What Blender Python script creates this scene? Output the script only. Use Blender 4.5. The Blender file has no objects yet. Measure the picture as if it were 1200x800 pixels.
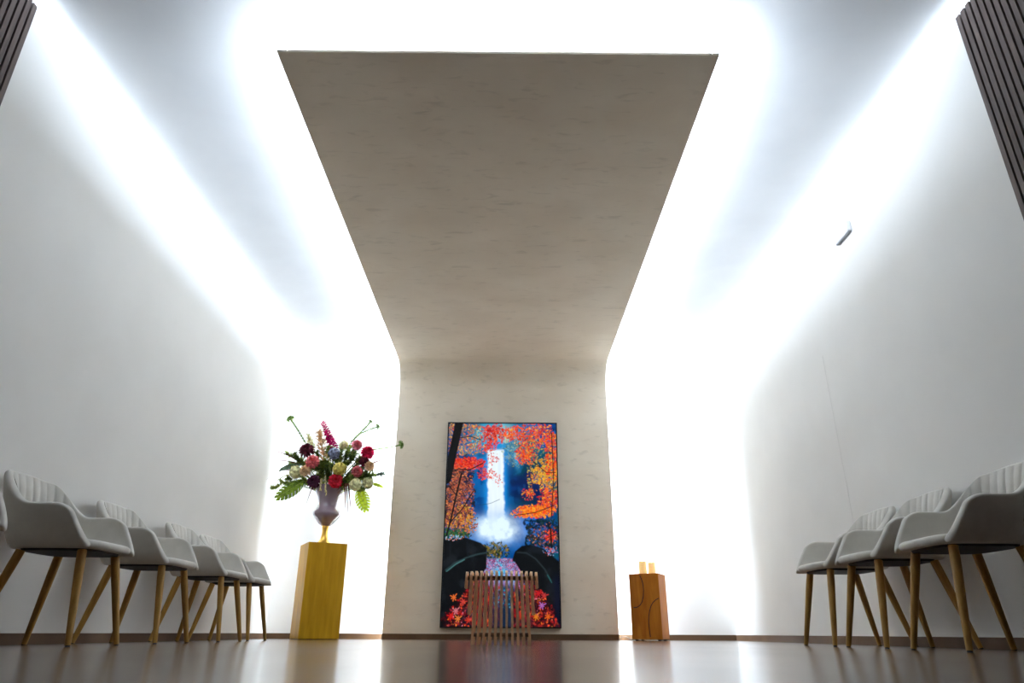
import bpy, math, random
import numpy as np
from mathutils import Vector, Matrix

random.seed(11)
rng = np.random.default_rng(5)
S = bpy.context.scene
COL = S.collection
PI = math.pi

# ------------------------------------------------------------------ helpers
def lin(c):
    return tuple(((v / 12.92) if v <= 0.04045 else ((v + 0.055) / 1.055) ** 2.4) for v in (x / 255 for x in c))

class MB:
    """collects vertices and faces in world coordinates"""
    def __init__(s):
        s.v = []; s.f = []
    def add(s, vs, fs):
        o = len(s.v); s.v += [tuple(v) for v in vs]; s.f += [tuple(i + o for i in f) for f in fs]
        return s
    def box(s, x0, x1, y0, y1, z0, z1, M=None):
        vs = [Vector((x, y, z)) for z in (z0, z1) for y in (y0, y1) for x in (x0, x1)]
        if M is not None: vs = [M @ v for v in vs]
        return s.add(vs, [(0, 2, 3, 1), (4, 5, 7, 6), (0, 1, 5, 4), (2, 6, 7, 3), (0, 4, 6, 2), (1, 3, 7, 5)])
    def rbox(s, x0, x1, y0, y1, z0, z1, b, M=None):
        """box with chamfered edges"""
        vs = []; fs = []
        for sx in (0, 1):
            for sy in (0, 1):
                for sz in (0, 1):
                    x = (x0, x1)[sx]; y = (y0, y1)[sy]; z = (z0, z1)[sz]
                    ix = x + (b if sx == 0 else -b); iy = y + (b if sy == 0 else -b); iz = z + (b if sz == 0 else -b)
                    vs += [(x, iy, iz), (ix, y, iz), (ix, iy, z)]
        I = lambda a, c, d, k: (a * 4 + c * 2 + d) * 3 + k
        for a in (0, 1):
            q = [I(a, 0, 0, 0), I(a, 1, 0, 0), I(a, 1, 1, 0), I(a, 0, 1, 0)]; fs.append(q if a else q[::-1])
            q = [I(0, a, 0, 1), I(1, a, 0, 1), I(1, a, 1, 1), I(0, a, 1, 1)]; fs.append(q[::-1] if a else q)
            q = [I(0, 0, a, 2), I(1, 0, a, 2), I(1, 1, a, 2), I(0, 1, a, 2)]; fs.append(q if a else q[::-1])
        for a in (0, 1):
            for c in (0, 1):
                fs.append([I(a, c, 0, 0), I(a, c, 1, 0), I(a, c, 1, 1), I(a, c, 0, 1)])
                fs.append([I(a, 0, c, 0), I(a, 1, c, 0), I(a, 1, c, 2), I(a, 0, c, 2)])
                fs.append([I(0, a, c, 1), I(1, a, c, 1), I(1, a, c, 2), I(0, a, c, 2)])
                for d in (0, 1): fs.append([I(a, c, d, 0), I(a, c, d, 1), I(a, c, d, 2)])
        if M is not None: vs = [M @ Vector(v) for v in vs]
        return s.add(vs, fs)
    def tube(s, path, radii, n=8, caps=True):
        path = [Vector(p) for p in path]; m = len(path)
        if not hasattr(radii, '__len__'): radii = [radii] * m
        vs = []; fs = []; ref = None
        for i, p in enumerate(path):
            t = (path[min(i + 1, m - 1)] - path[max(i - 1, 0)]).normalized()
            if ref is None: ref = Vector((0, 0, 1)) if abs(t.z) < .9 else Vector((1, 0, 0))
            a = (ref - t * ref.dot(t)).normalized(); b = t.cross(a); ref = a
            for k in range(n):
                q = 2 * PI * k / n
                vs.append(p + (a * math.cos(q) + b * math.sin(q)) * radii[i])
        for i in range(m - 1):
            for k in range(n):
                k2 = (k + 1) % n
                fs.append((i * n + k, i * n + k2, (i + 1) * n + k2, (i + 1) * n + k))
        if caps:
            fs.append(tuple(range(n))[::-1]); fs.append(tuple((m - 1) * n + k for k in range(n)))
        return s.add(vs, fs)
    def lathe(s, prof, c, n=32, M=None):
        vs = []; fs = []
        for r, z in prof:
            for k in range(n):
                q = 2 * PI * k / n
                vs.append(Vector((r * math.cos(q), r * math.sin(q), z)))
        m = len(prof)
        for i in range(m - 1):
            for k in range(n):
                k2 = (k + 1) % n
                fs.append((i * n + k, i * n + k2, (i + 1) * n + k2, (i + 1) * n + k))
        fs.append(tuple(range(n))[::-1]); fs.append(tuple((m - 1) * n + k for k in range(n)))
        c = Vector(c)
        vs = [(M @ v if M is not None else v) + c for v in vs]
        return s.add(vs, fs)
    def loft(s, layers):
        n = len(layers[0]); vs = [p for L in layers for p in L]; fs = []
        for i in range(len(layers) - 1):
            for k in range(n):
                k2 = (k + 1) % n
                fs.append((i * n + k, i * n + k2, (i + 1) * n + k2, (i + 1) * n + k))
        fs.append(tuple(range(n))[::-1]); fs.append(tuple((len(layers) - 1) * n + k for k in range(n)))
        return s.add(vs, fs)
    def ball(s, c, r, nu=14, nv=9, sq=(1, 1, 1), noise=0.0, f=0.0):
        vs = []; fs = []
        for i in range(nv + 1):
            th = PI * i / nv
            for k in range(nu):
                ph = 2 * PI * k / nu
                d = Vector((math.sin(th) * math.cos(ph), math.sin(th) * math.sin(ph), math.cos(th)))
                rr = r * (1 + noise * (random.random() - .5) + f * math.sin(ph * 7) * math.sin(th * 9))
                vs.append(Vector(c) + Vector((d.x * sq[0], d.y * sq[1], d.z * sq[2])) * rr)
        for i in range(nv):
            for k in range(nu):
                k2 = (k + 1) % nu
                fs.append((i * nu + k, (i + 1) * nu + k, (i + 1) * nu + k2, i * nu + k2))
        return s.add(vs, fs)
    def petal(s, base, tip, w, up, cup=.25):
        """a curved leaf or petal from base to tip"""
        base = Vector(base); tip = Vector(tip); d = tip - base; L = d.length; d = d / L
        side = d.cross(Vector(up))
        if side.length < 1e-5: side = d.orthogonal()
        side.normalize(); nrm = side.cross(d)
        vs = []
        for t, ww, h in ((0, .25, 0), (.3, .85, .6), (.62, 1, 1), (.88, .62, .7), (1, .08, .2)):
            p = base + d * (L * t) + nrm * (cup * L * .35 * h)
            vs += [p - side * (w * .5 * ww) + nrm * (cup * w * .5 * ww), p - nrm * (cup * w * .12), p + side * (w * .5 * ww) + nrm * (cup * w * .5 * ww)]
        fs = []
        for i in range(4):
            a = i * 3
            fs += [(a, a + 1, a + 4, a + 3), (a + 1, a + 2, a + 5, a + 4)]
        return s.add(vs, fs)
    def build(s, name, mat, parent=None, smooth=False, loc=None):
        me = bpy.data.meshes.new(name)
        off = Vector(parent_loc(parent)) if parent is not None else Vector(loc or (0, 0, 0))
        me.from_pydata([tuple(Vector(v) - off) for v in s.v], [], s.f)
        me.materials.append(mat)
        if smooth: me.polygons.foreach_set('use_smooth', [True] * len(me.polygons))
        me.update()
        o = bpy.data.objects.new(name, me); COL.objects.link(o)
        if parent is not None: o.parent = parent
        else: o.location = off
        return o

def parent_loc(p):
    l = Vector((0, 0, 0))
    while p is not None:
        l += p.location; p = p.parent
    return l

def tag(o, label=None, cat=None, group=None, kind=None):
    if label: o['label'] = label
    if cat: o['category'] = cat
    if group: o['group'] = group
    if kind: o['kind'] = kind
    return o

def thing(name, label, cat, loc=(0, 0, 0), group=None, rz=0):
    o = bpy.data.objects.new(name, None); COL.objects.link(o)
    o.empty_display_size = .05
    o.location = loc; o.rotation_euler = (0, 0, rz)
    return tag(o, label, cat, group)

def dup(root, loc, rz, label):
    r = root.copy(); COL.objects.link(r); r.location = loc; r.rotation_euler = (0, 0, rz); r['label'] = label
    for ch in list(root.children):
        c = ch.copy(); COL.objects.link(c); c.parent = r
        for g in list(ch.children):
            d = g.copy(); COL.objects.link(d); d.parent = c
    return r

def bake(o, *mods):
    for typ, kw in mods:
        m = o.modifiers.new(typ, typ)
        for k, v in kw.items(): setattr(m, k, v)
    dg = bpy.context.evaluated_depsgraph_get()
    me = bpy.data.meshes.new_from_object(o.evaluated_get(dg))
    o.modifiers.clear(); o.data = me
    me.polygons.foreach_set('use_smooth', [True] * len(me.polygons)); me.update()
    return o

def crease(o, ang=35):
    """flat-shade across sharp edges"""
    me = o.data
    me.polygons.foreach_set('use_smooth', [True] * len(me.polygons))
    me.set_sharp_from_angle(angle=math.radians(ang))
    return o

# ------------------------------------------------------------------ materials
def mat(name, col=(.8, .8, .8), rough=.6, metal=0, spec=.5, **kw):
    m = bpy.data.materials.new(name); m.use_nodes = True
    b = m.node_tree.nodes['Principled BSDF']
    b.inputs['Base Color'].default_value = (*col[:3], 1)
    b.inputs['Roughness'].default_value = rough; b.inputs['Metallic'].default_value = metal
    b.inputs['Specular IOR Level'].default_value = spec
    for k, v in kw.items(): b.inputs[k].default_value = v
    return m

def nodes(m): return m.node_tree.nodes, m.node_tree.links, m.node_tree.nodes['Principled BSDF']

def noisy(m, c0, c1, scale=(1, 1, 1), nscale=5, detail=4, lo=.35, hi=.65, bump=0, bscale=None, rough=None, dist=0):
    N, L, b = nodes(m)
    tc = N.new('ShaderNodeTexCoord'); mp = N.new('ShaderNodeMapping'); mp.inputs['Scale'].default_value = scale
    nz = N.new('ShaderNodeTexNoise'); nz.inputs['Scale'].default_value = nscale; nz.inputs['Detail'].default_value = detail
    nz.inputs['Distortion'].default_value = dist
    rp = N.new('ShaderNodeValToRGB')
    rp.color_ramp.elements[0].position = lo; rp.color_ramp.elements[1].position = hi
    rp.color_ramp.elements[0].color = (*c0, 1); rp.color_ramp.elements[1].color = (*c1, 1)
    L.new(tc.outputs['Object'], mp.inputs['Vector']); L.new(mp.outputs['Vector'], nz.inputs['Vector'])
    L.new(nz.outputs['Fac'], rp.inputs['Fac']); L.new(rp.outputs['Color'], b.inputs['Base Color'])
    if bump:
        bp = N.new('ShaderNodeBump'); bp.inputs['Strength'].default_value = bump; bp.inputs['Distance'].default_value = .01
        src = nz
        if bscale:
            src = N.new('ShaderNodeTexNoise'); src.inputs['Scale'].default_value = bscale; src.inputs['Detail'].default_value = 3
            L.new(mp.outputs['Vector'], src.inputs['Vector'])
        L.new(src.outputs['Fac'], bp.inputs['Height']); L.new(bp.outputs['Normal'], b.inputs['Normal'])
    if rough:
        mr = N.new('ShaderNodeMapRange'); mr.inputs['To Min'].default_value = rough[0]; mr.inputs['To Max'].default_value = rough[1]
        L.new(nz.outputs['Fac'], mr.inputs['Value']); L.new(mr.outputs['Result'], b.inputs['Roughness'])
    return m

def leafy(name, c, rough=.55, trans=.25):
    """leaf or petal: diffuse plus light passing through"""
    m = mat(name, c, rough, spec=.25)
    N, L, b = nodes(m)
    tr = N.new('ShaderNodeBsdfTranslucent'); mx = N.new('ShaderNodeMixShader'); mx.inputs[0].default_value = trans
    nz = N.new('ShaderNodeTexNoise'); nz.inputs['Scale'].default_value = 40
    tc = N.new('ShaderNodeTexCoord'); L.new(tc.outputs['Object'], nz.inputs['Vector'])
    rp = N.new('ShaderNodeValToRGB'); rp.color_ramp.elements[0].position = .3; rp.color_ramp.elements[1].position = .7
    rp.color_ramp.elements[0].color = (*[v * .62 for v in c], 1); rp.color_ramp.elements[1].color = (*[min(1, v * 1.3) for v in c], 1)
    L.new(nz.outputs['Fac'], rp.inputs['Fac']); L.new(rp.outputs['Color'], b.inputs['Base Color']); L.new(rp.outputs['Color'], tr.inputs['Color'])
    out = N['Material Output']
    L.new(b.outputs[0], mx.inputs[1]); L.new(tr.outputs[0], mx.inputs[2]); L.new(mx.outputs[0], out.inputs['Surface'])
    return m

def emit(name, col, strength):
    m = bpy.data.materials.new(name); m.use_nodes = True
    N = m.node_tree.nodes; N.clear()
    e = N.new('ShaderNodeEmission'); e.inputs['Color'].default_value = (*col, 1); e.inputs['Strength'].default_value = strength
    o = N.new('ShaderNodeOutputMaterial'); m.node_tree.links.new(e.outputs[0], o.inputs['Surface'])
    return m

M = {}
M['wall'] = noisy(mat('wall_paint', rough=.75, spec=.3), (.82, .795, .75), (.85, .825, .78), nscale=2.2, bump=.04, bscale=140)
M['ceiling'] = noisy(mat('ceiling_paint', rough=.8, spec=.3), (.66, .66, .66), (.70, .70, .70), nscale=2, bump=.03, bscale=120)
M['dark_wall'] = mat('rear_wall_fill_cut', (.10, .095, .09), .8)  # unseen rear wall, made dark to hold down the fill light
M['plaster'] = mat('greige_plaster', rough=.7, spec=.3)
def plaster():
    m = M['plaster']; N, L, b = nodes(m)
    tc = N.new('ShaderNodeTexCoord')
    def nz(scale, ns, det, dist=0):
        mp = N.new('ShaderNodeMapping'); mp.inputs['Scale'].default_value = scale
        n = N.new('ShaderNodeTexNoise'); n.inputs['Scale'].default_value = ns; n.inputs['Detail'].default_value = det; n.inputs['Distortion'].default_value = dist
        L.new(tc.outputs['Object'], mp.inputs['Vector']); L.new(mp.outputs['Vector'], n.inputs['Vector']); return n
    a = nz((.8, 1.0, 1.2), 2.4, 5, .4); c = nz((4.5, 15, 12), 1.5, 5, .6)
    r1 = N.new('ShaderNodeValToRGB'); r1.color_ramp.elements[0].position = .3; r1.color_ramp.elements[1].position = .72
    r1.color_ramp.elements[0].color = (.76, .655, .515, 1); r1.color_ramp.elements[1].color = (.84, .745, .605, 1)
    r2 = N.new('ShaderNodeValToRGB'); r2.color_ramp.elements[0].position = .27; r2.color_ramp.elements[1].position = .42
    r2.color_ramp.elements[0].color = (.85, .84, .82, 1); r2.color_ramp.elements[1].color = (1, 1, 1, 1)
    mx = N.new('ShaderNodeMix'); mx.data_type = 'RGBA'; mx.blend_type = 'MULTIPLY'; mx.inputs[0].default_value = .9
    L.new(a.outputs['Fac'], r1.inputs['Fac']); L.new(c.outputs['Fac'], r2.inputs['Fac'])
    L.new(r1.outputs['Color'], mx.inputs[6]); L.new(r2.outputs['Color'], mx.inputs[7]); L.new(mx.outputs[2], b.inputs['Base Color'])
    bp = N.new('ShaderNodeBump'); bp.inputs['Strength'].default_value = .22; bp.inputs['Distance'].default_value = .01
    L.new(c.outputs['Fac'], bp.inputs['Height']); L.new(bp.outputs['Normal'], b.inputs['Normal'])
plaster()
M['floor'] = noisy(mat('floor_tile', rough=.25, spec=.42), (.095, .058, .034), (.13, .083, .051), scale=(1, .5, 1), nscale=1.6, detail=6, rough=(.14, .24))
def floor_joints():
    m = M['floor']; N, L, b = nodes(m)
    old = b.inputs['Base Color'].links[0].from_socket
    tc = N.new('ShaderNodeTexCoord'); br = N.new('ShaderNodeTexBrick')
    br.offset = 0; br.inputs['Color1'].default_value = (1, 1, 1, 1); br.inputs['Color2'].default_value = (.94, .94, .94, 1); br.inputs['Mortar'].default_value = (.55, .53, .5, 1)
    br.inputs['Scale'].default_value = 1; br.inputs['Mortar Size'].default_value = .002; br.inputs['Brick Width'].default_value = 1.2; br.inputs['Row Height'].default_value = 1.2
    mx = N.new('ShaderNodeMix'); mx.data_type = 'RGBA'; mx.blend_type = 'MULTIPLY'; mx.inputs[0].default_value = 1
    L.new(tc.outputs['Object'], br.inputs['Vector']); L.new(old, mx.inputs[6]); L.new(br.outputs['Color'], mx.inputs[7]); L.new(mx.outputs[2], b.inputs['Base Color'])
floor_joints()
M['base'] = noisy(mat('skirting_tile', rough=.5, spec=.25), (.085, .045, .022), (.13, .072, .036), nscale=3)
M['slat'] = noisy(mat('slat_wood', rough=.65, spec=.25), (.105, .078, .068), (.15, .113, .10), scale=(6, 6, .35), nscale=9, detail=5)
M['felt'] = mat('black_felt', (.006, .006, .006), .95, spec=.1)
M['fabric'] = noisy(mat('off_white_upholstery', rough=.8, spec=.25, **{'Sheen Weight': .15}), (.56, .525, .465), (.64, .605, .54), nscale=9, bump=.10, bscale=420)
M['beech'] = noisy(mat('beech_wood', rough=.5, spec=.3), (.36, .185, .035), (.47, .26, .06), scale=(8, 8, .7), nscale=6, detail=5)
M['under'] = mat('black_plate', (.012, .011, .010), .6)
M['glide'] = mat('dark_glide', (.015, .012, .01), .5)
M['ped'] = noisy(mat('golden_veneer', rough=.5, spec=.2), (.48, .245, .006), (.60, .325, .012), scale=(5, 5, .5), nscale=5, detail=5, bump=.03)
M['oak'] = noisy(mat('red_oak', rough=.55, spec=.2), (.37, .105, .006), (.50, .165, .013), scale=(4, 4, .5), nscale=5, detail=6, dist=.6)
M['groove'] = mat('dark_groove', (.02, .008, .004), .7)
M['stool'] = noisy(mat('stool_wood', rough=.5), (.84, .51, .28), (.94, .62, .37), scale=(7, 7, .8), nscale=5, detail=5)
M['stool_dark'] = noisy(mat('stool_rod_dark', rough=.6, spec=.2), (.10, .055, .03), (.15, .085, .045), scale=(.8, 7, 7), nscale=5)  # rods toned darker than the slats to show as dark bands
M['gold'] = mat('gold_leaf', (.83, .50, .10), .28, metal=1)
M['mauve'] = mat('mauve_glaze', (.27, .195, .235), .2, spec=.45, **{'Coat Weight': .6, 'Coat Roughness': .06})
M['black'] = mat('black_bezel', (.006, .006, .006), .3)
M['white_plastic'] = mat('white_plastic', (.75, .75, .76), .45)
M['underside_shade_grey'] = mat('underside_shade_grey', (.30, .30, .31), .5)  # grey colour standing for shade under the wall fitting
M['cable'] = mat('black_cable', (.03, .02, .015), .5)
M['wax'] = mat('glowing_ivory_wax', (.85, .62, .30), .5, **{'Subsurface Weight': .6, 'Subsurface Radius': (.03, .015, .006), 'Emission Color': (1, .66, .25, 1), 'Emission Strength': .30})  # emission stands in for candlelight shining through the wax
M['wick'] = mat('wick', (.03, .02, .015), .8)
M['alu'] = mat('aluminium_profile', (.75, .75, .76), .4)

LEDC = (.79, .94, 1.13)
M['led_canopy'] = emit('led_tape_canopy', LEDC, 122)
M['led_front'] = emit('led_tape_front', LEDC, 85)
M['led_back'] = emit('led_tape_back', LEDC, 220)
M['led_corner'] = emit('led_diffuser_corner', LEDC, 25)
M['flame'] = emit('flame_glow', (1.0, .62, .22), 14)

# ------------------------------------------------------------------ the room (fitted to the photograph)
XL, XR = -2.569, 2.443
YW, YR = 7.90, -5.0  # unseen rear end pushed far back to dim the near part
HC = 3.245
PL, PR, PD, PF, HP = -1.2974, 1.1614, 7.72, 2.8748, 3.0272
TH = .015

def struct(name, mb, m): 
    o = mb.build(name, m); o['kind'] = 'structure'; return o

T = .12
struct('floor', MB().box(XL - T, XR + T, YR - T, YW + T, -T, 0), M['floor'])
struct('ceiling', MB().box(XL - T, XR + T, YR - T, YW + T, HC, HC + T), M['ceiling'])
struct('wall_left', MB().box(XL - T, XL, YR - T, YW + T, 0, HC), M['wall'])
struct('wall_right', MB().box(XR, XR + T, YR - T, YW + T, 0, HC), M['wall'])
struct('wall_back', MB().box(XL, XR, YW, YW + T, 0, HC), M['wall'])
struct('wall_front', MB().box(XL, XR, YR - T, YR, 0, HC), M['dark_wall'])
BH = .054
SL0, SR0 = 2.70, 2.725
struct('baseboard_back', MB().box(XL + .014, XR - .014, YW - .014, YW, 0, BH), M['base'])
struct('baseboard_left', MB().box(XL, XL + .014, SL0 + .01, YW, 0, BH), M['base'])
struct('baseboard_right', MB().box(XR - .014, XR, SR0 + .01, YW, 0, BH), M['base'])
# fine vertical joint in the plaster of the right wall
M['joint'] = mat('joint_paint', (.765, .74, .695), .8)
struct('trim_1', MB().box(XR - .0015, XR, 4.932, 4.937, BH, 2.06), M['joint'])

# slatted wall panels beside the camera
def slat_panel(name, side, y1, label):
    r = thing(name, label, 'wall panel', (side[0], y1, 0), 'vertical slat panels on the side walls')
    x0, sg = side
    b = MB(); lo, hi = sorted((x0, x0 + sg * .009)); b.box(lo, hi, YR + .02, y1, 0, 3.15)
    b.build('felt_backing', M['felt'], r)
    s = MB(); y = y1; lo, hi = sorted((x0 + sg * .009, x0 + sg * .024))
    while y > YR + .06:
        s.box(lo, hi, y - .0285, y, 0, 3.15); y -= .041
    s.build('slats', M['slat'], r)
    return r
slat_panel('slat_panel', (XL, 1), SL0, 'dark brown vertical wood slat panel on the left wall')
slat_panel('slat_panel', (XR, -1), SR0, 'dark brown vertical wood slat panel on the right wall')

# led profiles in the two wall-ceiling corners
def corner_led(x, sg, label):
    r = thing('led_strip', label, 'led light', (x, (YR + YW) / 2, HC), 'led profiles in the ceiling corners')
    a = .028; av = .016
    p = MB(); ys = (2.6, YW - .02)
    vs = [(x, y, HC) for y in ys] + [(x + sg * a, y, HC) for y in ys] + [(x, y, HC - av) for y in ys]
    p.add([Vector(v) - Vector((sg * -.0003, 0, .0003)) for v in vs], [(0, 1, 3, 2), (0, 4, 5, 1), (0, 2, 4), (1, 5, 3)])
    p.build('profile', M['alu'], r)
    d = MB(); e = .0012
    f = [(2, 3, 5, 4)] if sg > 0 else [(4, 5, 3, 2)]
    vs2 = [Vector(v) + Vector((sg * e, 0, -e)) for v in vs]
    d.add(vs2[2:], [tuple(i - 2 for i in q) for q in f])
    d.build('diffuser', M['led_corner'], r)
corner_led(XL, 1, 'thin bright led strip along the left wall and ceiling corner')
corner_led(XR, -1, 'thin bright led strip along the right wall and ceiling corner')

# ------------------------------------------------------------------ plaster canopy
def canopy():
    r = thing('plaster_canopy', 'greige plaster panel rising behind the screen and curving forward under the ceiling', 'backlit panel', ((PL + PR) / 2, PD, 0))
    R = .28
    inner = [(PD, 0.0)]
    inner.append((PD, HP - R))
    n = 14
    for i in range(1, n + 1):
        a = PI / 2 * i / n
        inner.append((PD - R + R * math.cos(a), HP - R + R * math.sin(a)))
    inner.append((PF, HP))
    outer = [(PD + TH, 0.0), (PD + TH, HP - R)]
    R2 = R + TH
    for i in range(1, n + 1):
        a = PI / 2 * i / n
        outer.append((PD - R + R2 * math.cos(a), HP - R + R2 * math.sin(a)))
    outer.append((PF, HP + TH))
    m = len(inner); mb = MB()
    vs = [(PL, y, z) for y, z in inner] + [(PR, y, z) for y, z in inner] + [(PL, y, z) for y, z in outer] + [(PR, y, z) for y, z in outer]
    fs = []
    for i in range(m - 1):
        fs.append((i, m + i, m + i + 1, i + 1))
        fs.append((2 * m + i, 2 * m + i + 1, 3 * m + i + 1, 3 * m + i))
        fs.append((i, i + 1, 2 * m + i + 1, 2 * m + i))
        fs.append((m + i, 3 * m + i, 3 * m + i + 1, m + i + 1))
    fs.append((0, 2 * m, 3 * m, m)); fs.append((m - 1, 2 * m - 1, 4 * m - 1, 3 * m - 1))
    mb.add(vs, fs)
    o = mb.build('plaster_panel', M['plaster'], r); crease(o, 30)
    MB().box(PL, PR, PD - .012, PD, 0, BH).build('skirting', M['base'], r)
    # led tape along both sides and the front, hidden on the outer face
    ins = .05; hgt = .02
    def tape(x, sg, hgt=.02):
        vs = []; fs = []
        for y, z in outer[1:]:
            pass
        pts = [(PD + TH, .02)] + outer[1:]
        k = len(pts)
        for i, (y, z) in enumerate(pts):
            p0 = pts[max(i - 1, 0)]; p1 = pts[min(i + 1, k - 1)]
            ty, tz = p1[0] - p0[0], p1[1] - p0[1]; L = math.hypot(ty, tz)
            ny, nz_ = tz / L, -ty / L
            vs.append((x, y + ny * .002, z + nz_ * .002)); vs.append((x, y + ny * hgt, z + nz_ * hgt))
        for i in range(k - 1):
            q = (2 * i, 2 * i + 1, 2 * i + 3, 2 * i + 2)
            fs.append(q)
        MB().add(vs[:2 * k - 2], fs[:-1]).build('led_tape', M['led_back'], r)
        MB().add(vs[-4:], [(0, 1, 3, 2)]).build('led_tape', M['led_canopy'], r)
    tape(PL + ins, -1); tape(PR - .034, 1, .022)
    z = HP + TH
    MB().add([(PL + ins, PF + ins, z + .002), (PR - ins, PF + ins, z + .002), (PR - ins, PF + ins + .001, z + hgt), (PL + ins, PF + ins + .001, z + hgt)], [(0, 1, 2, 3)]).build('led_tape', M['led_front'], r)
canopy()

# ------------------------------------------------------------------ the screen and its picture
def paint(W, H):
    """the autumn waterfall shown on the screen, as linear rgb"""
    img = np.zeros((H, W, 3)); yy, xx = np.mgrid[0:H, 0:W]; u = (xx + .5) / W; v = (yy + .5) / H
    def C(*c): return np.array(lin(c))
    def fbm(s, sy=None, o=4):
        out = np.zeros((H, W)); amp = 1; tot = 0; sy = sy or s
        for k in range(o):
            gx, gy = max(2, int(s * 2 ** k)), max(2, int(sy * 2 ** k))
            g = rng.random((gy + 2, gx + 2)); a = u * gx; b = v * gy
            i = a.astype(int); j = b.astype(int); fa = a - i; fb = b - j
            fa = fa * fa * (3 - 2 * fa); fb = fb * fb * (3 - 2 * fb)
            out += amp * (g[j, i] * (1 - fa) * (1 - fb) + g[j, i + 1] * fa * (1 - fb) + g[j + 1, i] * (1 - fa) * fb + g[j + 1, i + 1] * fa * fb)
            tot += amp; amp *= .55
        return out / tot
    def sm(a, b, x): 
        t = np.clip((x - a) / (b - a), 0, 1); return t * t * (3 - 2 * t)
    def mixin(col, a):
        nonlocal img
        img = img * (1 - a[..., None]) + col * a[..., None]
    n1 = fbm(5, 8); n2 = fbm(12, 20); n3 = fbm(30, 50, 3)
    img[:] = C(0, 62, 130)
    mixin(C(0, 24, 74), sm(.45, .62, n1) * .9)
    mixin(C(10, 110, 185), sm(.52, .7, n2) * .6)
    mixin(C(0, 78, 80), sm(.5, .66, fbm(4, 6)) * .7 * sm(.5, .75, u))
    # pale sky gap at the top
    mixin(C(70, 190, 225), np.exp(-(((u - .45) / .2) ** 2 + ((v - .05) / .1) ** 2)) * (.45 + .8 * n2))
    mixin(C(200, 215, 160), np.exp(-(((u - .53) / .07) ** 2 + ((v - .10) / .07) ** 2)) * sm(.4, .6, n3))
    mixin(C(20, 140, 215), np.exp(-(((u - .45) / .11) ** 2 + ((v - .12) / .035) ** 2)) * .95)
    mixin(C(0, 20, 80), np.exp(-(((u - .75) / .18) ** 2 + ((v - .36) / .06) ** 2)) * .75)
    mixin(C(0, 50, 62), np.exp(-(((u - .70) / .16) ** 2 + ((v - .44) / .05) ** 2)) * .8)
    mixin(C(60, 170, 235), np.exp(-(((u - .63 - (v - .2) * .25) / .02) ** 2 + ((v - .19) / .05) ** 2)) * .8)
    # waterfall
    wl = .362 + .03 * v; wr = .508 + .03 * v
    jag = (fbm(20, 60, 2) - .5) * .02
    fall = sm(-.012, .012, u - wl + jag) * sm(-.012, .012, wr - u + jag) * sm(.135, .15, v) * (1 - sm(.54, .6, v))
    glow = np.exp(-((np.maximum(0, np.maximum(wl - u, u - wr))) / .035) ** 2) * sm(.13, .2, v) * (1 - sm(.5, .62, v))
    mixin(C(20, 150, 235), glow * .75)
    mixin(C(238, 250, 255), fall * (.82 + .25 * fbm(40, 4, 2)).clip(0, 1))
    mist = np.exp(-(((u - .47) / .27) ** 2 + ((v - .565) / .08) ** 2)) * (.2 + 1.7 * n1 * n2 * 1.6)
    mixin(C(0, 130, 225), (mist * 1.2).clip(0, 1))
    core = np.exp(-(((u - .47) / .16) ** 2 + ((v - .545) / .05) ** 2)) * 2.1 * (.2 + 1.4 * n2 * (.5 + n3))
    mixin(C(225, 246, 255), core.clip(0, 1))
    mixin(C(0, 110, 215), (np.exp(-(((u - .75) / .1) ** 2 + ((v - .52) / .05) ** 2)) * n2 * 1.4).clip(0, 1))
    def splat(n, region, cols, r0, r1, aspect=1.0, alpha=.9):
        """many small leaf strokes inside a region"""
        cols = [np.array(lin(c)) for c in cols]
        for _ in range(n):
            p = region()
            if p is None: continue
            cx, cy = p[0] * W, p[1] * H; r = rng.uniform(r0, r1); th = rng.uniform(0, PI)
            x0, x1 = int(max(0, cx - r * 2)), int(min(W, cx + r * 2 + 1)); y0, y1 = int(max(0, cy - r * 2)), int(min(H, cy + r * 2 + 1))
            if x1 <= x0 or y1 <= y0: continue
            Y, X = np.mgrid[y0:y1, x0:x1]; dx, dy = X + .5 - cx, Y + .5 - cy
            a = dx * math.cos(th) + dy * math.sin(th); b = -dx * math.sin(th) + dy * math.cos(th)
            w = np.clip(1.4 - (np.abs(a) / r) ** 1.5 - (np.abs(b) / (r * .55 * aspect)) ** 1.5, 0, 1) * alpha
            c = cols[rng.integers(len(cols))] * rng.uniform(.65, 1.15)
            img[y0:y1, x0:x1] = img[y0:y1, x0:x1] * (1 - w[..., None]) + c * w[..., None]
    def G(cx, cy, sx, sy, lim=1.8):
        def f():
            a, b = rng.normal(), rng.normal()
            if a * a + b * b > lim * lim: return None
            return cx + a * sx, cy + b * sy
        return f
    HEAP = []
    def R(x0, x1, y0, y1): return lambda: (rng.uniform(x0, x1), rng.uniform(y0, y1))
    def line(pts, w, c, alpha=1.0):
        c = np.array(lin(c))
        d = np.full((H, W), 9.)
        for (ax, ay), (bx, by) in zip(pts[:-1], pts[1:]):
            vx, vy = (bx - ax) * W, (by - ay) * H; px, py = xx + .5 - ax * W, yy + .5 - ay * H
            t = np.clip((px * vx + py * vy) / (vx * vx + vy * vy + 1e-9), 0, 1)
            d = np.minimum(d, np.hypot(px - t * vx, py - t * vy))
        mixin(c, np.clip(w - d + .5, 0, 1) * alpha)
    ORG = [(205, 108, 62), (185, 88, 52), (165, 78, 66), (215, 135, 88), (120, 62, 52), (70, 44, 44), (40, 40, 48)]
    YEL = [(235, 160, 40), (215, 175, 60), (240, 130, 30), (180, 120, 30)]
    RED = [(225, 40, 25), (240, 70, 30), (200, 20, 20), (250, 100, 60)]
    FIR = [(250, 90, 15), (255, 130, 20), (240, 60, 10), (255, 170, 40)]
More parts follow.
